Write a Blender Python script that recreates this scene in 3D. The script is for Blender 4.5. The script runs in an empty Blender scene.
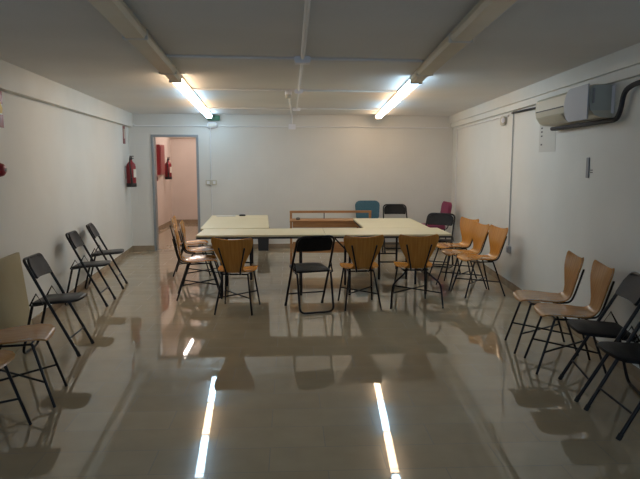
import bpy, bmesh, math, random
from mathutils import Vector, Matrix
random.seed(7)
PI = math.pi
R = math.radians
scene = bpy.context.scene
col = scene.collection

# ------------------------------------------------------------------ materials
def mat(name, base, rough=0.5, metal=0.0, spec=0.5, emis=None, estr=0.0, coat=0.0):
    m = bpy.data.materials.new(name); m.use_nodes = True
    b = m.node_tree.nodes['Principled BSDF']
    b.inputs['Base Color'].default_value = (*base, 1)
    b.inputs['Roughness'].default_value = rough
    b.inputs['Metallic'].default_value = metal
    b.inputs['Specular IOR Level'].default_value = spec
    b.inputs['Coat Weight'].default_value = coat
    if emis:
        b.inputs['Emission Color'].default_value = (*emis, 1)
        b.inputs['Emission Strength'].default_value = estr
    return m

def vary(m, c1, c2, scale=3.0, stretch=(1, 1, 1), bump=0.0, bscale=60.0, detail=4):
    """base colour wanders between two paints of the same surface, with optional fine bump"""
    nt = m.node_tree; b = nt.nodes['Principled BSDF']
    tc = nt.nodes.new('ShaderNodeTexCoord'); mp = nt.nodes.new('ShaderNodeMapping')
    mp.inputs['Scale'].default_value = stretch
    nt.links.new(tc.outputs['Object'], mp.inputs['Vector'])
    n = nt.nodes.new('ShaderNodeTexNoise'); n.inputs['Scale'].default_value = scale; n.inputs['Detail'].default_value = detail
    nt.links.new(mp.outputs['Vector'], n.inputs['Vector'])
    r = nt.nodes.new('ShaderNodeValToRGB')
    r.color_ramp.elements[0].position = 0.35; r.color_ramp.elements[0].color = (*c1, 1)
    r.color_ramp.elements[1].position = 0.65; r.color_ramp.elements[1].color = (*c2, 1)
    nt.links.new(n.outputs['Fac'], r.inputs['Fac'])
    nt.links.new(r.outputs['Color'], b.inputs['Base Color'])
    if bump:
        n2 = nt.nodes.new('ShaderNodeTexNoise'); n2.inputs['Scale'].default_value = bscale
        nt.links.new(tc.outputs['Object'], n2.inputs['Vector'])
        bp = nt.nodes.new('ShaderNodeBump'); bp.inputs['Strength'].default_value = bump; bp.inputs['Distance'].default_value = 0.01
        nt.links.new(n2.outputs['Fac'], bp.inputs['Height'])
        nt.links.new(bp.outputs['Normal'], b.inputs['Normal'])
    return m

M = {}
M['wall'] = vary(mat('wall_paint', (.75, .76, .73), .62), (.735, .745, .71), (.78, .79, .76), 1.3, bump=.12, bscale=45)
M['ceil'] = vary(mat('ceiling_paint', (.76, .76, .75), .8), (.73, .73, .72), (.78, .78, .77), 1.1, bump=.25, bscale=30)
M['beam'] = vary(mat('beam_paint', (.75, .76, .73), .6), (.735, .745, .71), (.78, .79, .76), 2.0, bump=.1, bscale=40)
M['corridor'] = vary(mat('corridor_paint', (.74, .64, .58), .7), (.71, .62, .56), (.77, .68, .62), 1.5)
M['conduit'] = mat('conduit_plastic', (.80, .80, .80), .45)
M['conduit_mid'] = mat('pale_grey_plastic', (.42, .44, .46), .45)
M['conduit_grey'] = mat('grey_plastic', (.27, .28, .30), .45)
M['box_white'] = mat('white_plastic', (.86, .86, .90), .4)
M['door_metal'] = mat('grey_frame_metal', (.30, .33, .35), .45, .4)
M['skirt'] = vary(mat('skirting_tile', (.33, .25, .17), .25), (.30, .23, .15), (.38, .29, .2), 6)
M['black_tube'] = mat('black_lacquered_tube', (.006, .006, .008), .32, spec=.3)
M['black_panel'] = vary(mat('black_padded_vinyl', (.006, .006, .007), .5, spec=.2), (.004, .004, .005), (.009, .009, .010), 25, bump=.15, bscale=180)
M['grey_panel'] = vary(mat('worn_grey_vinyl', (.02, .02, .02), .4, spec=.3), (.014, .014, .015), (.024, .024, .025), 15)
M['rubber'] = mat('black_rubber', (.02, .02, .02), .8)
M['white_cap'] = mat('grey_rubber_cap', (.35, .35, .33), .6)
M['table_top'] = vary(mat('cream_laminate', (.68, .61, .40), .38), (.66, .59, .38), (.71, .64, .43), 2)
M['table_edge'] = mat('black_table_edge', (.02, .018, .016), .5)
M['blue_fabric'] = vary(mat('blue_fabric', (.05, .13, .18), .85), (.045, .12, .165), (.06, .15, .2), 60)
M['pink_fabric'] = vary(mat('magenta_fabric', (.22, .03, .08), .8), (.20, .025, .07), (.25, .04, .10), 60)
M['red'] = mat('red_enamel', (.24, .012, .02), .3)
M['black_plastic'] = mat('black_plastic', (.015, .015, .016), .4)
M['paper'] = mat('white_paper', (.62, .62, .58), .7)
M['ink'] = mat('dark_ink', (.06, .06, .06), .7)
M['board'] = vary(mat('beige_board', (.40, .35, .21), .5), (.38, .33, .20), (.43, .38, .24), 2)
M['ac_body'] = mat('aged_cream_plastic', (.56, .53, .42), .4)
M['ac_dark'] = mat('dark_gap', (.05, .05, .045), .6)
M['ac_cover'] = mat('blue_grey_plastic', (.36, .39, .44), .5)
M['ac_side'] = mat('pale_green_grey_plastic', (.42, .44, .40), .35)
M['hose'] = mat('dark_insulated_hose', (.02, .022, .03), .6)
M['diffuser'] = vary(mat('yellowed_diffuser', (.58, .52, .38), .35), (.55, .49, .35), (.61, .55, .41), 2)
M['housing'] = mat('white_sheet_steel', (.62, .6, .54), .4)
M['green'] = mat('green_plastic', (.03, .16, .07), .4)
M['chrome'] = mat('brushed_steel', (.5, .5, .5), .3, .9)
M['sign_white'] = mat('sign_white', (.75, .73, .65), .5)
M['sign_yellow'] = mat('sign_yellow', (.75, .55, .12), .5)
M['tube_cool'] = mat('lit_tube_cool', (.8, .8, .8), .4, emis=(.56, .80, 1.0), estr=18)
M['tube_warm'] = mat('lit_tube_warm', (.8, .8, .8), .4, emis=(1.0, .71, .46), estr=18)
M['lamp_corr'] = mat('lit_batten_warm', (.8, .8, .8), .4, emis=(1.0, .86, .78), estr=85)
M['lamp_cool'] = mat('lit_batten_cool', (.8, .8, .8), .4, emis=(1.0, .88, .82), estr=75)

def wood(name, c1, c2, rough, coat=0.0, axis=(14, 1.2, 1.2)):
    m = mat(name, c1, rough, coat=coat)
    vary(m, c1, c2, 4.0, axis, detail=6)
    return m
M['ply'] = wood('orange_varnished_plywood', (.47, .19, .028), (.56, .245, .042), .22, .35)
M['ply_pale'] = wood('brown_varnished_plywood', (.36, .165, .045), (.47, .23, .07), .26, .15)
M['stand'] = wood('orange_brown_boards', (.34, .16, .055), (.45, .22, .08), .45, axis=(1, 10, 10))

# polished floor tiles laid in a running bond
def floor_mat():
    m = mat('polished_beige_tiles', (.3, .26, .2), .06)
    nt = m.node_tree; b = nt.nodes['Principled BSDF']
    tc = nt.nodes.new('ShaderNodeTexCoord')
    mp = nt.nodes.new('ShaderNodeMapping'); mp.inputs['Location'].default_value = (.43, .24, 0)
    nt.links.new(tc.outputs['Object'], mp.inputs['Vector'])
    br = nt.nodes.new('ShaderNodeTexBrick')
    br.offset = .5; br.offset_frequency = 2; br.squash = 1
    br.inputs['Scale'].default_value = 1.0
    br.inputs['Brick Width'].default_value = .62; br.inputs['Row Height'].default_value = .2745
    br.inputs['Mortar Size'].default_value = .003; br.inputs['Mortar Smooth'].default_value = .3
    br.inputs['Color1'].default_value = (.385, .318, .215, 1); br.inputs['Color2'].default_value = (.415, .348, .24, 1)
    br.inputs['Mortar'].default_value = (.19, .16, .115, 1); br.inputs['Bias'].default_value = 0
    nt.links.new(mp.outputs['Vector'], br.inputs['Vector'])
    n = nt.nodes.new('ShaderNodeTexNoise'); n.inputs['Scale'].default_value = 5; n.inputs['Detail'].default_value = 8
    nt.links.new(tc.outputs['Object'], n.inputs['Vector'])
    mr = nt.nodes.new('ShaderNodeMapRange'); mr.inputs['To Min'].default_value = .86; mr.inputs['To Max'].default_value = 1.14
    nt.links.new(n.outputs['Fac'], mr.inputs['Value'])
    mx = nt.nodes.new('ShaderNodeVectorMath'); mx.operation = 'MULTIPLY'
    nt.links.new(br.outputs['Color'], mx.inputs[0]); nt.links.new(mr.outputs['Result'], mx.inputs[1])
    nt.links.new(mx.outputs['Vector'], b.inputs['Base Color'])
    rr = nt.nodes.new('ShaderNodeMapRange'); rr.inputs['To Min'].default_value = .025; rr.inputs['To Max'].default_value = .5
    nt.links.new(br.outputs['Fac'], rr.inputs['Value']); nt.links.new(rr.outputs['Result'], b.inputs['Roughness'])
    n2 = nt.nodes.new('ShaderNodeTexNoise'); n2.inputs['Scale'].default_value = 2.3; n2.inputs['Detail'].default_value = 1
    nt.links.new(tc.outputs['Object'], n2.inputs['Vector'])
    inv = nt.nodes.new('ShaderNodeMath'); inv.operation = 'SUBTRACT'
    nt.links.new(n2.outputs['Fac'], inv.inputs[0]); nt.links.new(br.outputs['Fac'], inv.inputs[1])
    bp = nt.nodes.new('ShaderNodeBump'); bp.inputs['Strength'].default_value = .02; bp.inputs['Distance'].default_value = .01
    nt.links.new(inv.outputs[0], bp.inputs['Height']); nt.links.new(bp.outputs['Normal'], b.inputs['Normal'])
    b.inputs['Specular IOR Level'].default_value = .72
    return m
M['floor'] = floor_mat()

# painted block wall at the far end: faint courses under the paint
def block_mat():
    m = mat('painted_block_wall', (.62, .6, .56), .6)
    vary(m, (.70, .69, .65), (.74, .73, .69), 1.2)
    nt = m.node_tree; b = nt.nodes['Principled BSDF']
    tc = nt.nodes.new('ShaderNodeTexCoord')
    sp = nt.nodes.new('ShaderNodeSeparateXYZ'); cb = nt.nodes.new('ShaderNodeCombineXYZ')
    nt.links.new(tc.outputs['Object'], sp.inputs[0])
    nt.links.new(sp.outputs['X'], cb.inputs['X']); nt.links.new(sp.outputs['Z'], cb.inputs['Y'])
    br = nt.nodes.new('ShaderNodeTexBrick'); br.inputs['Scale'].default_value = 1
    br.inputs['Brick Width'].default_value = .42; br.inputs['Row Height'].default_value = .21; br.inputs['Mortar Size'].default_value = .008
    br.inputs['Mortar Smooth'].default_value = 1
    nt.links.new(cb.outputs[0], br.inputs['Vector'])
    bp = nt.nodes.new('ShaderNodeBump'); bp.invert = True; bp.inputs['Strength'].default_value = .16; bp.inputs['Distance'].default_value = .005
    nt.links.new(br.outputs['Fac'], bp.inputs['Height']); nt.links.new(bp.outputs['Normal'], b.inputs['Normal'])
    return m
M['block'] = block_mat()

# ------------------------------------------------------------------ mesh helpers
def box(bm, c, s, rot=None, bevel=0.0):
    r = bmesh.ops.create_cube(bm, size=1)
    vs = r['verts']
    bmesh.ops.scale(bm, vec=s, verts=vs)
    if bevel:
        es = list({e for v in vs for e in v.link_edges})
        g = bmesh.ops.bevel(bm, geom=es, offset=bevel, segments=2, affect='EDGES', clamp_overlap=True)
        vs = list({v for v in g['verts']} | {v for v in vs if v.is_valid})
        allv = set()
        st = [vs[0]]
        while st:
            v = st.pop()
            if v in allv: continue
            allv.add(v)
            st += [e.other_vert(v) for e in v.link_edges]
        vs = list(allv)
    if rot is not None: bmesh.ops.rotate(bm, cent=(0, 0, 0), matrix=rot, verts=vs)
    bmesh.ops.translate(bm, vec=c, verts=vs)

def rounded(pts, rad, seg=5):
    """polyline with its inner corners rounded"""
    P = [Vector(p) for p in pts]; out = [P[0]]
    for i in range(1, len(P) - 1):
        a, b, c = P[i - 1], P[i], P[i + 1]
        r1 = min(rad, (a - b).length * .48, (c - b).length * .48)
        p0 = b + (a - b).normalized() * r1; p2 = b + (c - b).normalized() * r1
        for k in range(seg + 1):
            t = k / seg
            out.append(p0 * (1 - t) ** 2 + b * 2 * t * (1 - t) + p2 * t * t)
    out.append(P[-1]); return out

def tube(bm, pts, r, n=8, cap=True):
    P = [Vector(p) for p in pts]
    T = []
    for i in range(len(P)):
        a = P[max(i - 1, 0)]; b = P[min(i + 1, len(P) - 1)]
        T.append((b - a).normalized())
    up = Vector((0, 0, 1)) if abs(T[0].z) < .9 else Vector((1, 0, 0))
    N = (up - T[0] * up.dot(T[0])).normalized()
    rings = []
    for i, p in enumerate(P):
        N = (N - T[i] * N.dot(T[i]))
        N = N.normalized() if N.length > 1e-6 else T[i].orthogonal().normalized()
        B = T[i].cross(N)
        rings.append([bm.verts.new(p + (N * math.cos(2 * PI * k / n) + B * math.sin(2 * PI * k / n)) * r) for k in range(n)])
    for a, b in zip(rings, rings[1:]):
        for k in range(n):
            bm.faces.new((a[k], a[(k + 1) % n], b[(k + 1) % n], b[k]))
    if cap:
        bm.faces.new(rings[0][::-1]); bm.faces.new(rings[-1])

def lathe(bm, prof, n=16, c=(0, 0, 0)):
    rings = []
    for r, z in prof:
        rings.append([bm.verts.new((c[0] + r * math.cos(2 * PI * k / n), c[1] + r * math.sin(2 * PI * k / n), c[2] + z)) for k in range(n)])
    for a, b in zip(rings, rings[1:]):
        for k in range(n): bm.faces.new((a[k], a[(k + 1) % n], b[(k + 1) % n], b[k]))
    bm.faces.new(rings[0][::-1]); bm.faces.new(rings[-1])

def prism(bm, pts2, y0, y1, axis='y'):
    """closed 2-D outline extruded between two stations"""
    def v(p, t): return (p[0], t, p[1]) if axis == 'y' else ((t, p[0], p[1]) if axis == 'x' else (p[0], p[1], t))
    a = [bm.verts.new(v(p, y0)) for p in pts2]; b = [bm.verts.new(v(p, y1)) for p in pts2]
    n = len(pts2)
    for k in range(n): bm.faces.new((a[k], a[(k + 1) % n], b[(k + 1) % n], b[k]))
    bm.faces.new(a[::-1]); bm.faces.new(b)

def obj(name, bm, m, parent=None, smooth=False, loc=None, rotz=0):
    bmesh.ops.recalc_face_normals(bm, faces=bm.faces)
    me = bpy.data.meshes.new(name); bm.to_mesh(me); bm.free()
    o = bpy.data.objects.new(name, me); col.objects.link(o)
    me.materials.append(m)
    if smooth:
        for p in me.polygons: p.use_smooth = True
        me.set_sharp_from_angle(angle=R(40))
    if parent: o.parent = parent
    if loc: o.location = loc
    if rotz: o.rotation_euler.z = rotz
    return o

def tag(o, label, cat, group=None):
    o['label'] = label; o['category'] = cat
    if group: o['group'] = group
    return o

def thing(name, label, cat, loc=(0, 0, 0), rotz=0, group=None):
    o = bpy.data.objects.new(name, None); col.objects.link(o); o.empty_display_size = .1
    o.location = loc; o.rotation_euler.z = rotz
    return tag(o, label, cat, group)

def struct(name, bm, m, **k):
    o = obj(name, bm, m, **k); o['kind'] = 'structure'; return o

def dup(root, loc, deg, label, group=None):
    r = root.copy(); col.objects.link(r); r.location = loc; r.rotation_euler = (0, 0, deg)
    r['label'] = label
    if group: r['group'] = group
    for ch in list(root.children):
        c = ch.copy(); col.objects.link(c); c.parent = r
        for g in list(ch.children):
            d = g.copy(); col.objects.link(d); d.parent = c
    return r
NB = bmesh.new

# ------------------------------------------------------------------ room shell
H = 2.44
def LX(y): return -2.12 - .065 * y
def RX(y): return 2.275 + .067 * y
def BY(x): return 11.45 + .06 * x
Y0 = -1.2
AL = math.atan(.065); AR = math.atan(.067); AB = math.atan(.06)
T = .15
# corners where the side walls meet the far wall
cl = (-2.12 - .065 * 11.45) / (1 + .065 * .06); CL = (cl, BY(cl))
cr = (2.275 + .067 * 11.45) / (1 - .067 * .06); CR = (cr, BY(cr))

bm = NB(); box(bm, (0, 7.7, -.05), (9, 18.4, .1)); struct('floor', bm, M['floor'])
bm = NB(); prism(bm, [(LX(Y0) - T, Y0), (RX(Y0) + T, Y0), (CR[0] + T, CR[1] + .1), (CL[0] - T, CL[1] + .1)], H, H + .12, 'z'); struct('ceiling', bm, M['ceil'])
bm = NB(); prism(bm, [(LX(Y0), Y0), (LX(Y0) - T, Y0), (CL[0] - T, CL[1]), CL], 0, H, 'z'); struct('wall_left', bm, M['wall'])
bm = NB(); prism(bm, [(RX(Y0), Y0), (RX(Y0) + T, Y0), (CR[0] + T, CR[1]), CR], 0, H, 'z'); struct('wall_right', bm, M['wall'])
# far wall with the doorway
DX0, DX1, DZ = -2.445, -1.66, 2.055
bm = NB()
def bseg(x0, x1, z0, z1):
    prism(bm, [(x0, BY(x0)), (x1, BY(x1)), (x1, BY(x1) + T), (x0, BY(x0) + T)], z0, z1, 'z')
bseg(CL[0] - T, DX0, 0, H); bseg(DX1, CR[0] + T, 0, H); bseg(DX0, DX1, DZ, H)
struct('wall_back', bm, M['block'])
# door frame
bm = NB()
def fseg(x0, x1, z0, z1, d0=-.02, d1=T + .01):
    prism(bm, [(x0, BY(x0) + d0), (x1, BY(x1) + d0), (x1, BY(x1) + d1), (x0, BY(x0) + d1)], z0, z1, 'z')
fseg(DX0 - .02, DX0 + .022, 0, DZ + .02); fseg(DX1 - .022, DX1 + .02, 0, DZ + .02); fseg(DX0 + .022, DX1 - .022, DZ - .02, DZ + .02)
struct('trim_1', bm, M['door_metal'])
# dropped beams along the side walls
bm = NB(); prism(bm, [(LX(Y0) + .08, Y0), (LX(Y0), Y0), CL, (CL[0] + .08, CL[1])], 2.205, H, 'z'); struct('trim_2', bm, M['beam'])
bm = NB(); prism(bm, [(RX(Y0) - .08, Y0), (RX(Y0), Y0), CR, (CR[0] - .08, CR[1])], 2.30, H, 'z')
prism(bm, [(RX(Y0) - .05, Y0), (RX(Y0), Y0), CR, (CR[0] - .05, CR[1])], 2.225, 2.30, 'z')
struct('trim_3', bm, M['beam'])
# tiled skirting
bm = NB(); prism(bm, [(LX(Y0) + .012, Y0), (LX(Y0), Y0), CL, (CL[0] + .012, CL[1])], 0, .085, 'z'); struct('baseboard_left', bm, M['skirt'])
bm = NB(); prism(bm, [(RX(Y0) - .012, Y0), (RX(Y0), Y0), CR, (CR[0] - .012, CR[1])], 0, .085, 'z'); struct('baseboard_right', bm, M['skirt'])
bm = NB()
for x0, x1 in ((CL[0], DX0 - .02), (DX1 + .02, CR[0])):
    prism(bm, [(x0, BY(x0) - .012), (x1, BY(x1) - .012), (x1, BY(x1)), (x0, BY(x0))], 0, .085, 'z')
struct('baseboard_back', bm, M['skirt'])
# the passage beyond the doorway
bm = NB(); box(bm, (-3.13, 13.9, 1.22), (.1, 5.0, H)); struct('wall_passage_left', bm, M['corridor'])
bm = NB(); box(bm, (-2.2, 16.4, 1.22), (2.0, .1, H)); struct('wall_passage_end', bm, M['corridor'])
bm = NB(); box(bm, (-1.2, 13.95, 1.22), (.1, 4.7, H)); struct('wall_passage_right', bm, M['corridor'])
bm = NB(); box(bm, (-2.2, 13.95, H + .06), (2.1, 4.9, .12)); struct('ceiling_passage', bm, M['corridor'])
bm = NB(); box(bm, (-2.2, 16.3, 2.32), (1.8, .12, .24)); struct('trim_4', bm, M['corridor'])
bm = NB(); box(bm, (-3.072, 13.9, .045), (.016, 4.8, .09)); struct('baseboard_passage_left', bm, M['skirt'])
bm = NB(); box(bm, (-2.15, 16.342, .045), (1.82, .016, .09)); struct('baseboard_passage_end', bm, M['skirt'])

# ------------------------------------------------------------------ luminaires
def row_x(side, y):
    return -1.105 - .0645 * (y - 6.3) if side < 0 else 1.25 + .068 * (y - 6.3)
def luminaire(side, k, y0, lit, label, L=1.235):
    """one 1.25 m fitting starting at y0"""
    y1 = y0 + L
    xa, xb = row_x(side, y0), row_x(side, y1)
    ang = math.atan2(-(xb - xa), y1 - y0)
    w0 = .052 if lit else (.058 if L < 1 else .072)
    t = thing('ceiling_light', label, 'ceiling light', (xa, y0, H), ang, 'ceiling lights in the %s row' % ('left' if side < 0 else 'right'))
    b = NB()
    prism(b, [(-.05, -.001), (.05, -.001), (.05, -.035), (-.05, -.035)], 0, L)
    obj('housing', b, M['housing'], t)
    b = NB()
    w = .052 if lit else (.058 if L < 1 else .072)
    prism(b, [(-w, -.030), (w, -.030), (w, -.055), (w - .016, -.08), (-w + .016, -.08), (-w, -.055)], .012, L - .012)
    obj('diffuser', b, lit if lit else M['diffuser'], t)
    for yy in (.006, L - .006):
        b = NB(); box(b, (0, yy, -.052), (2 * w0 + .006, .011, .062)); obj('end_cap', b, M['housing'], t)
    return t
for side, word, seq in ((-1, 'left', ['tube_cool', 'tube_warm', 'tube_cool', 'tube_warm']), (1, 'right', ['tube_cool', 'tube_warm', 'tube_cool', 'tube_warm'])):
    # seq runs from the near lit fitting to the far one
    if side < 0: seq = ['tube_warm', 'tube_cool', 'tube_warm', 'tube_cool']
    place = ['nearest lit one of the row', 'second lit one from the near end', 'third lit one from the near end', 'farthest, by the back wall']
    for k in range(4):
        tone = 'cool white' if seq[k] == 'tube_cool' else 'warm white'
        luminaire(side, k, 6.2 + k * 1.25, M[seq[k]], 'lit %s ceiling light in the %s row, %s' % (tone, word, place[k]))
    for k, (ya, L) in enumerate(((5.63, .56), (4.06, 1.56), (2.49, 1.56), (.92, 1.56))):
        place2 = ['short one next to the first lit tube', 'second from the lit tubes', 'third from the lit tubes', 'nearest the camera'][k]
        luminaire(side, k, ya, None, 'unlit yellowed ceiling light in the %s row, %s' % (word, place2), L)

# passage lamps: two battens on the passage ceiling
for y, L, m_, lab in ((12.7, 1.0, M['lamp_cool'], 'cool white batten lamp on the ceiling of the passage behind the doorway'),
                  (15.1, .6, M['lamp_corr'], 'short warm batten lamp at the far end of the passage ceiling')):
    t = thing('passage_light', lab, 'lamp', (-2.22, y, H))
    b = NB(); box(b, (0, L / 2, -.016), (.09, L, .03), bevel=.004); obj('housing', b, M['housing'], t)
    b = NB(); prism(b, [(-.03, -.032), (.03, -.032), (.02, -.06), (-.02, -.06)], .02, L - .02); obj('diffuser', b, m_, t)

# ------------------------------------------------------------------ conduits and boxes
def run(name, pts, r, m, label, cat='conduit', group=None, rad=.04):
    b = NB(); tube(b, rounded(pts, rad), r, 8)
    return tag(obj(name, b, m, smooth=True), label, cat, group)
zc = H - .012
for y, lab in ((5.17, 'white conduit across the ceiling between the light rows, nearest of the three'),
               (7.45, 'white conduit across the ceiling between the light rows, middle of the three'),
               (9.97, 'white conduit across the ceiling, farthest of the three')):
    xa = row_x(-1, y) + .06; xb = row_x(1, y) - .06
    run('ceiling_conduit', [(xa, y + .07 * xa, zc), (xb, y + .07 * xb, zc)], .011, M['conduit'], lab, group='conduits across the ceiling')
run('ceiling_conduit', [(.085, 0.5, zc - .005), (.105, 5.09, zc - .005)], .016, M['conduit'], 'conduit along the middle of the ceiling, near stretch before the first junction box')
run('ceiling_conduit', [(.105, 5.25, zc - .005), (.105, 7.37, zc - .005)], .012, M['conduit'], 'conduit along the middle of the ceiling between first and second junction boxes')
run('ceiling_conduit', [(.105, 7.53, zc - .005), (.105, 9.89, zc - .005)], .012, M['conduit'], 'conduit along the middle of the ceiling between second and third junction boxes')
run('ceiling_conduit', [(-.015, 7.72, zc - .015), (.04, 11.435, zc - .015), (.04, 11.435, 2.26)], .013, M['conduit'], 'conduit from the small round sensor down onto the back wall')
jb = [((.105, 5.17), (.13, .13, .045), 'bluish white junction box on the ceiling, nearest and largest'),
      ((.105, 7.45), (.10, .10, .04), 'white junction box on the ceiling, middle of the three'),
      ((.105, 9.97), (.13, .10, .04), 'white junction box on the ceiling, farthest of the three')]
for (x, y), s, lab in jb:
    t = thing('junction_box', lab, 'junction box', (x, y, H), 0, 'junction boxes on the ceiling')
    b = NB(); box(b, (0, 0, -s[2] / 2 - .001), s, bevel=.006); obj('body', b, M['box_white'], t)
    b = NB(); box(b, (0, 0, -s[2] - .005), (s[0] * .9, s[1] * .9, .007), bevel=.002); obj('cover', b, M['box_white'], t)
t = thing('ceiling_sensor', 'small cream round sensor on the ceiling beside the middle junction box', 'sensor', (-.015, 7.64, H))
b = NB(); lathe(b, [(.04, -.001), (.045, -.04)], 16); obj('base', b, M['conduit'], t, True)
b = NB(); lathe(b, [(.02, -.085), (.034, -.075), (.036, -.041)], 16); obj('sensor_head', b, M['ac_body'], t, True)
# back wall
zb = 2.225
run('wall_conduit', [(CL[0] + .03, BY(-2.8) - .03, 2.31), (-2.74, BY(-2.74) - .012, zb), (-.03, BY(-.03) - .012, zb)], .011, M['conduit'], 'conduit high along the back wall from the left corner to the middle box')
run('wall_conduit', [(.11, BY(.11) - .012, zb), (CR[0] - .1, BY(3) - .012, zb)], .011, M['conduit'], 'conduit high along the back wall from the middle box to the right corner')
t = thing('wall_junction_box', 'white junction box high in the middle of the back wall', 'junction box', (.04, BY(.04) - .002, zb), AB)
b = NB(); box(b, (0, -.022, 0), (.13, .044, .09), bevel=.006); obj('body', b, M['box_white'], t)
b = NB(); box(b, (0, -.048, 0), (.11, .006, .07), bevel=.002); obj('cover', b, M['box_white'], t)
run('wall_conduit', [(-1.425, BY(-1.425) - .010, zb - .015), (-1.425, BY(-1.425) - .010, 1.275)], .008, M['conduit'], 'thin vertical conduit on the back wall above the switches')
run('wall_conduit', [(-1.425, BY(-1.425) - .010, 1.17), (-1.425, BY(-1.425) - .010, .10)], .008, M['conduit'], 'thin vertical conduit on the back wall below the switches')
for dx, lab in ((-.055, 'left cream switch plate on the back wall beside the doorway'), (.05, 'right cream switch plate on the back wall beside the doorway')):
    t = thing('light_switch', lab, 'switch', (-1.425 + dx, BY(-1.425 + dx) - .001, 1.222), AB, 'switches by the doorway')
    b = NB(); box(b, (0, -.012, 0), (.095, .024, .09), bevel=.005); obj('plate', b, M['ac_body'], t)
    b = NB(); box(b, (0, -.027, 0), (.05, .008, .055), bevel=.002); obj('rocker', b, M['conduit'], t)
t = thing('exit_light', 'dark green emergency exit light above the doorway side at the back wall', 'exit light', (-1.36, BY(-1.36) - .001, 2.37), AB)
b = NB(); box(b, (0, -.03, .0), (.22, .06, .09), bevel=.008); obj('body', b, M['green'], t)
b = NB(); box(b, (0, -.064, .0), (.18, .006, .06), bevel=.001); obj('sign_face', b, M['green'], t)
t = thing('emergency_light', 'white rounded emergency light under the green exit light', 'emergency light', (-1.39, BY(-1.39) - .001, 2.245), AB)
b = NB(); box(b, (0, -.04, 0), (.17, .05, .10), bevel=.018); obj('body', b, M['box_white'], t, True)
b = NB(); box(b, (0, -.068, 0), (.13, .008, .06), bevel=.003); obj('lens', b, M['sign_white'], t)
# right wall: local frame with x outwards (towards the room = -x), y along the wall
def rw(y, off=0.0): return (RX(y) - off, y)
x, y = rw(0.5, .012); x2, y2 = rw(4.6, .012)
run('wall_conduit', [(x, y, 2.205), (x2, y2, 2.205)], .010, M['conduit'], 'thin conduit under the right beam, near the camera beyond the air conditioner')
x, y = rw(7.95, .012); x2, y2 = rw(11.2, .012)
run('wall_conduit', [(x, y, 2.185), (x2, y2, 2.185), (x2, y2, .1)], .011, M['conduit'], 'conduit under the right beam running to the far corner and down')
x, y = rw(7.72, .012)
run('wall_conduit', [(x, y, 2.22), (x, y, .54)], .008, M['conduit_mid'], 'grey vertical conduit on the right wall down to the socket')
t = thing('wall_socket', 'grey surface socket low on the right wall under the vertical conduit', 'socket', (*rw(7.68), .49), AR * -1)
b = NB(); box(b, (-.02, 0, 0), (.04, .09, .09), bevel=.006); obj('body', b, M['conduit_mid'], t)
b = NB(); box(b, (-.043, 0, 0), (.006, .06, .06), bevel=.002); obj('cover', b, M['ac_cover'], t)
t = thing('alarm_siren', 'small cream siren box high on the right wall by the grey conduit', 'siren', (*rw(8.1), 2.13), -AR)
b = NB(); box(b, (-.02, .05, 0), (.04, .16, .12), bevel=.01); obj('body', b, M['ac_body'], t)
b = NB(); box(b, (-.05, -.05, 0), (.035, .07, .07), bevel=.012); obj('sensor_head', b, M['box_white'], t, True)
x, y = rw(7.75, .02); x2, y2 = rw(6.35, .02)
run('black_cable', [(x, y, 2.20), (x2, y2, 2.18)], .013, M['hose'], 'black cable between the grey conduit and the air conditioner', 'cable')

# air conditioner
ay0, ay1 = 4.97, 6.30
t = thing('air_conditioner', 'long cream wall air conditioner with a loose grey cover on the right wall', 'air conditioner', (*rw(ay0), 1.955), AR * -1)
L = (ay1 - ay0) / math.cos(AR)
prof = [(-.002, .26), (-.17, .26), (-.195, .235), (-.20, .14), (-.19, .08), (-.15, .02), (-.10, 0), (-.002, 0)]
b = NB(); prism(b, prof, .012, L); obj('body', b, M['ac_body'], t)
b = NB(); prism(b, [(p[0] * .97, .05 + (p[1]) * .79) for p in prof[:4]] + [(-.19, .055), (-.004, .055)], 0, .0115); obj('end_panel', b, M['ac_side'], t)
b = NB(); box(b, (-.014, -.012, .14), (.022, .02, .22), bevel=.004); obj('edge_strip', b, M['box_white'], t)
b = NB(); box(b, (-.2005, L * .70, .135), (.005, L * .56, .010)); obj('air_slot', b, M['ac_dark'], t)
b = NB(); box(b, (-.183, L * .70, .048), (.004, L * .5, .05), Matrix.Rotation(R(-40), 3, 'Y')); obj('louver', b, M['ac_body'], t)
# grey loose cover with a rounded far end
b = NB()
pts = [(.36 + .14 * math.cos(-PI / 2 + PI * k / 10), .125 + .14 * math.sin(-PI / 2 + PI * k / 10)) for k in range(11)] + [(-.01, .265), (-.01, -.015)]
prism(b, pts, -.216, -.206, 'x'); obj('grey_cover', b, M['ac_cover'], t)
b = NB(); box(b, (-.17, -.012, .17), (.016, .022, .12), bevel=.004); obj('bracket', b, M['conduit_grey'], t)
# drain hose
def W(y, off, z): return (RX(y) - off, y, z)
run('drain_hose', [W(6.20, .06, 1.925), W(6.05, .06, 1.92), W(4.80, .05, 1.925), W(4.74, .05, 1.99), W(4.70, .05, 2.13), W(4.55, .05, 2.165), W(3.3, .045, 2.17)], .020, M['hose'], 'dark insulated hose running below and around the air conditioner', 'hose', rad=.07)
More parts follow.
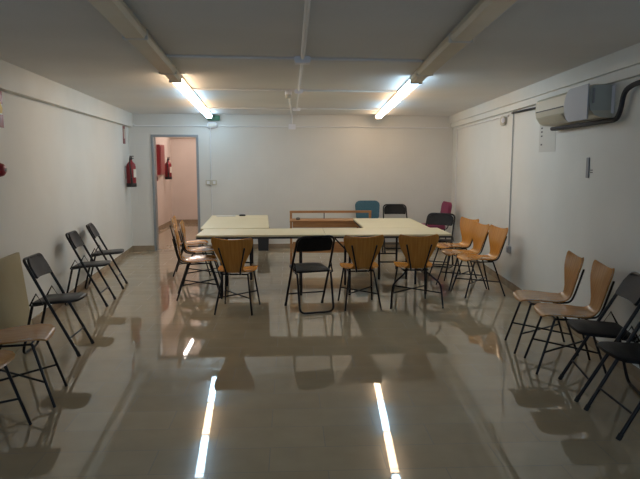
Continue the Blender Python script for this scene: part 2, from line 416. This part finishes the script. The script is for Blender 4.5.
# notice and plate
t = thing('paper_notice', 'pale paper notice with a column of dark marks under the air conditioner', 'notice', (*rw(6.76), 1.70), -AR)
b = NB(); box(b, (-.002, -.27, .165), (.003, .50, .33)); obj('sheet', b, M['paper'], t)
for z in (.30, .255, .215, .17, .08):
    b = NB(); box(b, (-.0045, -.10, z), (.002, .045, .016)); obj('print_mark', b, M['ink'], t)
t = thing('wall_plate', 'small dark grey wall plate with worn marks, right wall under the air conditioner', 'wall plate', (*rw(5.40), 1.455), -AR)
b = NB(); box(b, (-.006, 0, .09), (.012, .055, .18), bevel=.003); obj('plate', b, M['conduit_grey'], t)
for z in (.05, .07):
    b = NB(); box(b, (-.0015, -.07, z), (.003, .045, .008)); obj('screw_mark', b, M['ink'], t)

# ------------------------------------------------------------------ fire safety on the left
def extinguisher(name, loc, deg, label):
    """bracket plane at x=0, bottle towards +x"""
    t = thing(name, label, 'fire extinguisher', loc, deg)
    b = NB(); lathe(b, [(.06, 0), (.078, .012), (.08, .05), (.08, .34), (.07, .385), (.04, .42), (.024, .44), (.024, .46)], 20, (.1, 0, 0)); obj('bottle', b, M['red'], t, True)
    b = NB(); lathe(b, [(.082, .0), (.084, .004), (.084, .06), (.0815, .064)], 20, (.1, 0, -.003)); obj('foot_ring', b, M['black_plastic'], t, True)
    b = NB(); lathe(b, [(.026, .46), (.026, .50), (.016, .51)], 12, (.1, 0, 0)); box(b, (.115, 0, .52), (.07, .022, .014)); box(b, (.115, 0, .485), (.07, .02, .012)); obj('valve', b, M['black_plastic'], t)
    b = NB(); tube(b, rounded([(.1, .02, .49), (.1, -.09, .50), (.1, -.115, .40), (.12, -.105, .16)], .05), .011); tube(b, [(.12, -.105, .16), (.125, -.104, .06)], .018); obj('hose', b, M['black_plastic'], t, True)
    b = NB()
    n = 8; a0 = -.9
    va = []
    for z in (.16, .30):
        va.append([b.verts.new((.1 + .0815 * math.cos(a0 + 1.8 * k / n), .0815 * math.sin(a0 + 1.8 * k / n), z)) for k in range(n + 1)])
    for k in range(n): b.faces.new((va[0][k], va[0][k + 1], va[1][k + 1], va[1][k]))
    obj('paper_label', b, M['sign_white'], t, True)
    b = NB(); box(b, (.012, 0, .25), (.022, .06, .22)); obj('bracket', b, M['chrome'], t)
    return t
extinguisher('fire_extinguisher', (LX(10.85) , 10.85, 1.17), AL, 'red fire extinguisher hung on the left wall beside the doorway')
extinguisher('fire_extinguisher', (-3.08, 15.45, 1.17), 0, 'red fire extinguisher on the passage wall seen through the doorway')
b = NB(); 
t = thing('fire_sign', 'brownish red sign high on the left wall above the fire extinguisher', 'sign', (LX(10.85), 10.85, 1.9), AL)
b = NB(); box(b, (.004, 0, .15), (.006, .17, .30)); obj('sign_plate', b, M['red'], t)
b = NB(); box(b, (.008, 0, .17), (.002, .08, .16)); obj('pictogram', b, M['sign_white'], t)
t = thing('fire_sign', 'red sign with a white and yellow flame at the left picture edge', 'sign', (LX(5.45), 5.46, 1.89), AL)
b = NB(); box(b, (.004, 0, .155), (.006, .24, .31)); obj('sign_plate', b, M['red'], t)
b = NB(); box(b, (.008, .055, .155), (.002, .11, .09)); obj('pictogram', b, M['sign_white'], t)
b = NB(); prism(b, [(.02, .12), (.09, .12), (.1, .16), (.06, .22), (.03, .17)], .009, .011, 'x'); obj('flame', b, M['sign_yellow'], t)
t = thing('alarm_bell', 'small round red alarm on the wall at the left picture edge', 'alarm', (LX(5.42), 5.40, 1.53), AL)
b = NB()
lathe(b, [(.055, .001), (.06, .02), (.05, .05), (.03, .065)], 20)
bmesh.ops.rotate(b, cent=(0, 0, 0), matrix=Matrix.Rotation(PI / 2, 3, 'Y'), verts=b.verts); obj('dome', b, M['red'], t, True)
b = NB(); lathe(b, [(.014, .06), (.014, .08)], 10)
bmesh.ops.rotate(b, cent=(0, 0, 0), matrix=Matrix.Rotation(PI / 2, 3, 'Y'), verts=b.verts); obj('centre_cap', b, M['sign_white'], t)
t = thing('hose_cabinet', 'tall dark red hose cabinet on the passage wall behind the doorway', 'cabinet', (-3.08, 14.88, 1.28))
b = NB(); box(b, (.04, 0, .36), (.08, .52, .70), bevel=.006); obj('body', b, M['red'], t)
b = NB(); box(b, (.085, 0, .36), (.01, .46, .62), bevel=.003); obj('door', b, M['red'], t)
t = thing('alarm_button', 'small red alarm box low beside the hose cabinet in the passage', 'alarm', (-3.08, 14.38, 1.16))
b = NB(); box(b, (.03, 0, .06), (.06, .12, .13), bevel=.006); obj('body', b, M['red'], t)
b = NB(); box(b, (.062, 0, .06), (.006, .06, .06)); obj('button', b, M['black_plastic'], t)

# board leaning on the left wall
t = Matrix.Rotation(R(-6.0), 3, 'Y')
b = NB(); box(b, (0, 0, .395), (.03, .98, .79), bevel=.004)
bo = obj('leaning_board', b, M['board']); bo.location = (LX(5.18) + .118, 5.18, 0.003); bo.rotation_euler = (0, R(-6.5), AL)
tag(bo, 'beige board leaning against the left wall behind the near folding chair', 'board')

# ------------------------------------------------------------------ chairs
def lerp(a, b, t): return a + (b - a) * t
def shell_mesh():
    """one-piece moulded plywood seat and back; local +y is the front"""
    # (y, z, half width)
    P = [(.212, .418, .13), (.203, .432, .165), (.175, .443, .192), (.11, .445, .208), (.02, .438, .213), (-.06, .432, .203),
         (-.125, .430, .170), (-.17, .436, .132), (-.198, .456, .108), (-.213, .49, .104), (-.228, .54, .122), (-.242, .60, .154),
         (-.256, .66, .186), (-.27, .72, .210), (-.281, .768, .221), (-.288, .798, .217), (-.292, .815, .200)]
    S = []
    for i in range(len(P) - 1):
        for k in range(2):
            t = k / 2; S.append(tuple(lerp(P[i][j], P[i + 1][j], t) for j in range(3)))
    S.append(P[-1])
    b = NB(); n = 12; rows = []
    for y, z, w in S:
        row = []
        up = max(0.0, (z - .5) / .31)                   # how far up the back we are
        for k in range(n + 1):
            u = -1 + 2 * k / n
            zz = z + (.012 * u * u if z < .47 else 0)
            yy = y + (.030 * u * u * min(1, up * 1.6) if z > .47 else 0)   # back wraps forward
            # scalloped top: corners up, middle dips
            zz += up ** 3 * (.010 * abs(u) ** 1.5 - .016 * (1 - u * u))
            row.append(b.verts.new((w * u, yy, zz)))
        rows.append(row)
    for a, c in zip(rows, rows[1:]):
        for k in range(n): b.faces.new((a[k], a[k + 1], c[k + 1], c[k]))
    bmesh.ops.recalc_face_normals(b, faces=b.faces)
    bmesh.ops.solidify(b, geom=b.faces[:], thickness=.010)
    return b

def plywood_chair(label, bowed=False, m=None):
    t = thing('plywood_chair', label, 'chair')
    s = obj('seat_shell', shell_mesh(), m or M['ply'], t, True)
    tm = M['black_tube']
    top, bot = .414, .0
    for sx in (-1, 1):
        b = NB()
        if bowed:
            tube(b, rounded([(sx * .09, -.10, top), (sx * .14, -.17, .375), (sx * .262, -.20, .27), (sx * .275, -.21, .17), (sx * .288, -.235, .001)], .07), .0105)
        else:
            tube(b, [(sx * .135, -.12, top), (sx * .198, -.257, .001)], .0095)
        obj('leg', b, tm, t, True)
        b = NB(); tube(b, [(sx * .155, .13, top + .008), (sx * .198, .257, .001)], .0095); obj('leg', b, tm, t, True)
        b = NB(); tube(b, rounded([(sx * .06, -.09, .412), (sx * .068, -.215, .418), (sx * .085, -.243, .50), (sx * .135, -.287, .715)], .05), .0085)
        obj('back_support', b, tm, t, True)
    b = NB()
    tube(b, rounded([(-.155, .13, top + .006), (-.135, -.12, top - .002)], .02), .008)
    tube(b, [(.155, .13, top + .006), (.135, -.12, top - .002)], .008)
    tube(b, [(-.155, .12, top + .004), (.155, .12, top + .004)], .008)
    tube(b, [(-.135, -.12, top - .004), (.135, -.12, top - .004)], .008)
    obj('seat_frame', b, tm, t, True)
    q = .17
    fr = .178, .200
    rr = (.274, -.212) if bowed else (.171, -.196)
    for sx in (-1, 1):
        b = NB(); tube(b, [(sx * fr[0], fr[1], q), (-sx * rr[0], rr[1], q + .002 * sx)], .0075); obj('stretcher', b, tm, t, True)
    return t

def folding_chair(label, panel, W=.205, top=-.21, zt=.82, rad=.078):
    t = thing('folding_chair', label, 'chair')
    tm = M['black_tube']
    def F(z): return .245 - (.245 - top) * z / zt          # the long side tubes
    b = NB()
    tube(b, rounded([(-W - .01, F(0.001), .001), (-W - .01, F(.45), .45), (-W, F(zt), zt), (W, F(zt), zt), (W + .01, F(.45), .45), (W + .01, F(0.001), .001)], rad, 8), .0125, 10)
    mf = obj('main_frame', b, tm, t, True)
    b = NB()
    tube(b, rounded([(-W + .017, -.125, .425), (-W + .017, -.225, .0135), (W - .017, -.225, .0135), (W - .017, -.125, .425)], .065, 6), .0115, 10)
    obj('rear_frame', b, tm, t, True)
    b = NB()
    n = 10; rows = []
    for dz, hw in ((-.165, W - .028), (-.155, W - .012), (-.12, W - .010), (-.09, W - .010), (-.065, W - .012), (-.04, W - .022), (-.02, W - .022 - rad * .25), (-.006, W - .03 - rad * .5), (.002, W - .03 - rad * .8)):
        z = zt + dz
        row = []
        for k in range(n + 1):
            u = -1 + 2 * k / n
            row.append(b.verts.new((hw * u, F(z) - .022 * (1 - u * u) + .006, z)))
        rows.append(row)
    for a, c in zip(rows, rows[1:]):
        for k in range(n): b.faces.new((a[k], a[k + 1], c[k + 1], c[k]))
    bmesh.ops.recalc_face_normals(b, faces=b.faces)
    bmesh.ops.solidify(b, geom=b.faces[:], thickness=.018)
    obj('backrest', b, panel, t, True)
    b = NB()
    out = [(p[0] * (W - .013) / .192, p[1]) for p in ((-.175, -.13), (-.19, -.10), (-.192, .14), (-.18, .20), (-.14, .232), (0, .243), (.14, .232), (.18, .20), (.192, .14), (.19, -.10), (.175, -.13))]
    vb = [b.verts.new((p[0], p[1], .428 + .06 * (p[1] + .13))) for p in out]
    vm = [b.verts.new((p[0], p[1], .446 + .06 * (p[1] + .13))) for p in out]
    vt = [b.verts.new((p[0] * .93, p[1] * .95 + .003, .453 + .06 * (p[1] + .13))) for p in out]
    k = len(out)
    for A, B_ in ((vb, vm), (vm, vt)):
        for i in range(k): b.faces.new((A[i], A[(i + 1) % k], B_[(i + 1) % k], B_[i]))
    b.faces.new(vb[::-1]); b.faces.new(vt)
    obj('seat', b, panel, t, True)
    for sx in (-1, 1):
        b = NB(); tube(b, [(sx * (W - .002), -.14, .425), (sx * (W - .002), -.085, .525), (sx * (W - .002), -.03, .435), (sx * (W - .002), -.13, .425)], .008)
        obj('side_bracket', b, tm, t, True)
    b = NB(); tube(b, [(-W - .008, F(.15), .15), (W + .008, F(.15), .15)], .0075); obj('crossbar', b, tm, t, True)
    for sx in (-1, 1):
        b = NB(); tube(b, [(sx * (W + .01), F(.003), .0), (sx * (W + .01), F(.035), .035)], .0155); obj('foot_cap', b, M['rubber'], mf, True)
    return t

def padded_chair(label, fabric):
    t = thing('padded_chair', label, 'chair')
    tm = M['black_tube']
    b = NB(); box(b, (0, .01, .455), (.46, .44, .07), bevel=.03); obj('seat', b, fabric, t, True)
    b = NB()
    outl = []
    for cx, cz, a0 in ((.14, .80, 0), (-.14, .80, 90), (-.16, .60, 180), (.16, .60, 270)):
        rr = .085 if cz > .7 else .05
        for k in range(6):
            a = R(a0 + 90 * k / 5); outl.append((cx + rr * math.cos(a), cz - .72 + rr * math.sin(a)))
    prism(b, outl, -.03, .03)
    g = bmesh.ops.bevel(b, geom=[e for e in b.edges if abs(e.verts[0].co.y - e.verts[1].co.y) < 1e-5], offset=.015, segments=2, affect='EDGES')
    bmesh.ops.rotate(b, cent=(0, 0, 0), matrix=Matrix.Rotation(R(9), 3, 'X'), verts=b.verts)
    bmesh.ops.translate(b, vec=(0, -.25, .725), verts=b.verts)
    obj('backrest', b, fabric, t, True)
    for sx in (-1, 1):
        b = NB(); tube(b, [(sx * .19, .19, .425), (sx * .22, .23, .001)], .011); obj('leg', b, tm, t, True)
        b = NB(); tube(b, [(sx * .19, -.17, .425), (sx * .22, -.24, .001)], .011); obj('leg', b, tm, t, True)
        b = NB(); tube(b, rounded([(sx * .12, -.12, .412), (sx * .12, -.25, .412), (sx * .12, -.296, .66)], .05), .010); obj('back_support', b, tm, t, True)
    return t

GP = 'plywood chairs round the tables'; GR = 'plywood chairs along the right wall'
# facing angle in degrees: 90 looks away from the camera, 0 to the right, 180 to the left
def put(proto, first, x, y, face, label, group):
    rz = R(face - 90)
    if first:
        proto.location = (x, y, 0); proto.rotation_euler.z = rz; proto['label'] = label; proto['group'] = group
        return proto
    return dup(proto, (x, y, 0), rz, label, group)

ply = [
 (-.575, 6.64, 83.5, 'orange plywood chair at the long table, leftmost of those seen from behind', 'plywood chairs at the front of the table'),
 (.765, 6.78, 94, 'orange plywood chair at the long table, right of the black folding chair', 'plywood chairs at the front of the table'),
 (-1.09, 7.34, 8, 'plywood chair at the left table end, nearest of the three in the row', 'plywood chairs at the left table end'),
 (-1.16, 8.15, 6, 'plywood chair at the left table end, middle of the three in the row', 'plywood chairs at the left table end'),
 (-1.40, 8.85, 4, 'plywood chair at the left table end, farthest of the three in the row', 'plywood chairs at the left table end'),
 (2.27, 7.31, 190, 'orange plywood chair at the right table end, nearest of its row', 'plywood chairs at the right table end'),
 (2.19, 7.75, 190, 'orange plywood chair at the right table end, middle of its row', 'plywood chairs at the right table end'),
 (2.25, 8.40, 198, 'orange plywood chair turned towards the camera, with a bright highlight, farthest of the right row', 'plywood chairs at the right table end'),
]
p0 = plywood_chair('x')
for i, (x, y, f, lab, g) in enumerate(ply): put(p0, i == 0, x, y, f, lab, g)
p1 = plywood_chair('x', True)
put(p1, True, 1.38, 6.82, 90, 'orange plywood chair with bowed outward rear legs, rightmost along the long table', 'plywood chairs at the front of the table')
p2 = plywood_chair('x', False, M['ply_pale'])
for i, (x, y, f, lab, g) in enumerate([
 (2.155, 5.115, 171.6, 'brown plywood chair by the right wall, farther of the two beside the black folding chairs', GR),
 (2.138, 4.604, 171.6, 'brown plywood chair by the right wall, right next to a black folding chair', GR),
 (-1.835, 4.13, 9, 'brown plywood chair at the left picture edge, next to the leaning board', 'plywood chairs along the left wall'),
 (-1.88, 3.55, -8, 'brown plywood chair cut by the left picture edge, nearest the camera', 'plywood chairs along the left wall')]):
    put(p2, i == 0, x, y, f, lab, g)
f0 = folding_chair('x', M['grey_panel'], .172, -.17, .81, .04)
GL = 'black folding chairs along the left wall'
for i, (x, y, f, lab) in enumerate([
 (-1.995, 5.245, 0, 'dark folding chair by the left wall in front of the leaning board, nearest of three'),
 (-2.285, 7.02, 2, 'dark folding chair by the left wall, middle of the three'),
 (-2.375, 7.95, 8, 'dark folding chair by the left wall, farthest of the three')]):
    put(f0, i == 0, x, y, f, lab, GL)
f1 = folding_chair('x', M['black_panel'])
for i, (x, y, f, lab, g) in enumerate([
 (.215, 6.63, 106, 'black folding chair seen from behind at the long table between plywood chairs', None),
 (2.186, 4.08, 170, 'black folding chair by the right wall beside the brown plywood chairs', 'black folding chairs by the right wall'),
 (2.14, 3.54, 178, 'black folding chair cut by the right picture edge, nearest the camera', 'black folding chairs by the right wall'),
 (1.89, 11.0, 268, 'black folding chair facing the camera against the back wall beside the blue chair', None),
 (2.17, 9.02, 240, 'black folding chair at the far right table corner in front of the magenta chair', None)]):
    put(f1, i == 0, x, y, f, lab, g or 'black folding chairs around the tables')
c = padded_chair('blue padded chair facing the camera against the back wall', M['blue_fabric']); c.location = (1.41, 11.02, 0); c.rotation_euler.z = R(180)
c = padded_chair('magenta padded chair in the far right corner behind a black folding chair', M['pink_fabric']); c.location = (2.52, 10.9, 0); c.rotation_euler.z = R(93)

# ------------------------------------------------------------------ tables
def table(label, x0, x1, y0, y1, rot=0.0, brace=(-1, 1)):
    cx, cy = (x0 + x1) / 2, (y0 + y1) / 2; hx, hy = (x1 - x0) / 2, (y1 - y0) / 2
    t = thing('meeting_table', label, 'table', (cx, cy, 0), rot, 'cream topped meeting tables')
    b = NB(); box(b, (0, 0, .729), (hx * 2, hy * 2, .022), bevel=.003); obj('table_top', b, M['table_top'], t)
    b = NB(); box(b, (0, 0, .706), (hx * 2 - .01, hy * 2 - .01, .022)); obj('edge_frame', b, M['table_edge'], t)
    long_x = hx >= hy
    ex, ey = (hx - .29, hy - .06) if long_x else (hx - .25, hy - .29)
    for sx in (-1, 1):
        for sy in (-1, 1):
            b = NB(); tube(b, [(sx * ex, sy * ey, .694), (sx * ex, sy * ey, .001)], .016, 10); obj('leg', b, M['black_tube'], t, True)
    for s in (-1, 1):
        b = NB()
        tube(b, [(s * ex, -ey, .24), (s * ex, ey, .24)] if long_x else [(-ex, s * ey, .24), (ex, s * ey, .24)], .010)
        obj('crossbar', b, M['black_tube'], t, True)
    for s in brace:
        b = NB(); tube(b, rounded([(s * (ex + .18), -ey, .69), (s * ex, -ey, .50), (s * ex, -ey, .3)], .06), .009)
        obj('brace', b, M['black_tube'], t, True)
    return t
SL = .035
table('left half of the long cream table along the front, behind the chairs', -1.11, .415, 7.27, 8.0, 0, ())
table('right half of the long cream table along the front, behind the chairs', .42, 1.925, 7.27, 8.0, 0, (-1,))
table('cream table stretching back from the long table on its left side', -1.21, -.32, 8.045, 10.02, R(2.6), ())
table('cream table stretching back from the long table on its right side', .955, 1.83, 8.01, 9.38, 0, ())
b = NB(); box(b, (0, 0, .004), (.30, .21, .006)); o = obj('paper_sheet', b, M['paper'], loc=(-1.02, 9.86, .7405), rotz=R(8)); tag(o, 'white paper lying on the back of the left cream table', 'paper')
t = thing('small_dark_case', 'tiny dark case lying on the back of the left cream table', 'case', (-.98 + .24, 9.86, .7405))
t.location = (-.76, 9.86, .7405)
b = NB(); box(b, (0, 0, .013), (.10, .05, .025), bevel=.005); obj('body', b, M['black_plastic'], t)
b = NB(); box(b, (0, 0, .029), (.07, .03, .006), bevel=.002); obj('lid', b, M['conduit_grey'], t)

# wooden stand behind the long table
t = thing('wooden_stand', 'orange brown wooden stand with a raised top rail behind the long table', 'stand', (-.01, 9.45, 0), 0)
SWD = 1.30
for x in (.02, SWD - .02):
    for y in (.02, .36):
        b = NB(); box(b, (x, y, (.79 if y > .1 else .68) / 2 + .0005), (.035, .035, .79 if y > .1 else .68)); obj('post', b, M['stand'], t)
b = NB(); box(b, (SWD / 2, .19, .691), (SWD, .40, .022), bevel=.003); obj('top_board', b, M['stand'], t)
b = NB(); box(b, (SWD / 2, .02, .635), (SWD - .09, .02, .085)); obj('apron', b, M['stand'], t)
b = NB(); box(b, (SWD / 2, .36, .808), (SWD, .04, .035), bevel=.003); obj('top_rail', b, M['stand'], t)
b = NB(); box(b, (SWD * .42, .36, .746), (.014, .014, .088)); obj('rail_spindle', b, M['black_tube'], t)
b = NB(); box(b, (SWD / 2, .04, .285), (SWD - .09, .02, .17)); obj('lower_panel', b, M['stand'], t)
t = thing('small_dark_clip', 'tiny dark object lying on top of the wooden stand near its left end', 'object', (.12, 9.62, .7025))
b = NB(); box(b, (0, 0, .01), (.07, .05, .02), bevel=.006); obj('body', b, M['black_plastic'], t)
b = NB(); tube(b, [(-.02, 0, .02), (-.02, 0, .032), (.02, 0, .032), (.02, 0, .02)], .004); obj('handle', b, M['black_plastic'], t)

# black bin near the far wall
t = thing('waste_bin', 'black waste bin on the floor by the back wall, seen beneath the tables', 'bin', (-.49, 11.22, 0))
b = NB(); prism(b, [(-.09, .001), (.09, .001), (.105, .40), (-.105, .40)], -.09, .09); obj('body', b, M['black_plastic'], t)
b = NB(); box(b, (0, 0, .41), (.225, .2, .02), bevel=.006); obj('rim', b, M['black_plastic'], t)

# ------------------------------------------------------------------ daylight from the open front, camera
w = bpy.data.worlds.new('daylight'); scene.world = w; w.use_nodes = True
bg = w.node_tree.nodes['Background']; bg.inputs[0].default_value = (.51, .69, .94, 1); bg.inputs[1].default_value = 1.1

cam = bpy.data.cameras.new('camera'); co = bpy.data.objects.new('camera', cam); col.objects.link(co)
cam.sensor_fit = 'HORIZONTAL'; cam.sensor_width = 36; cam.lens = 36 * 620 / 640
co.location = (0, 0, 1.6)
co.rotation_euler = (R(90 - 7.1705), 0, R(-2.7486))
cam.clip_start = .05
scene.camera = co

scene.cycles.use_denoising = True
scene.cycles.max_bounces = 8
scene.cycles.diffuse_bounces = 5
scene.cycles.sample_clamp_indirect = 4
vs = scene.view_settings
vs.view_transform = 'Standard'; vs.look = 'None'; vs.exposure = -.08; vs.gamma = 1; vs.use_curve_mapping = False
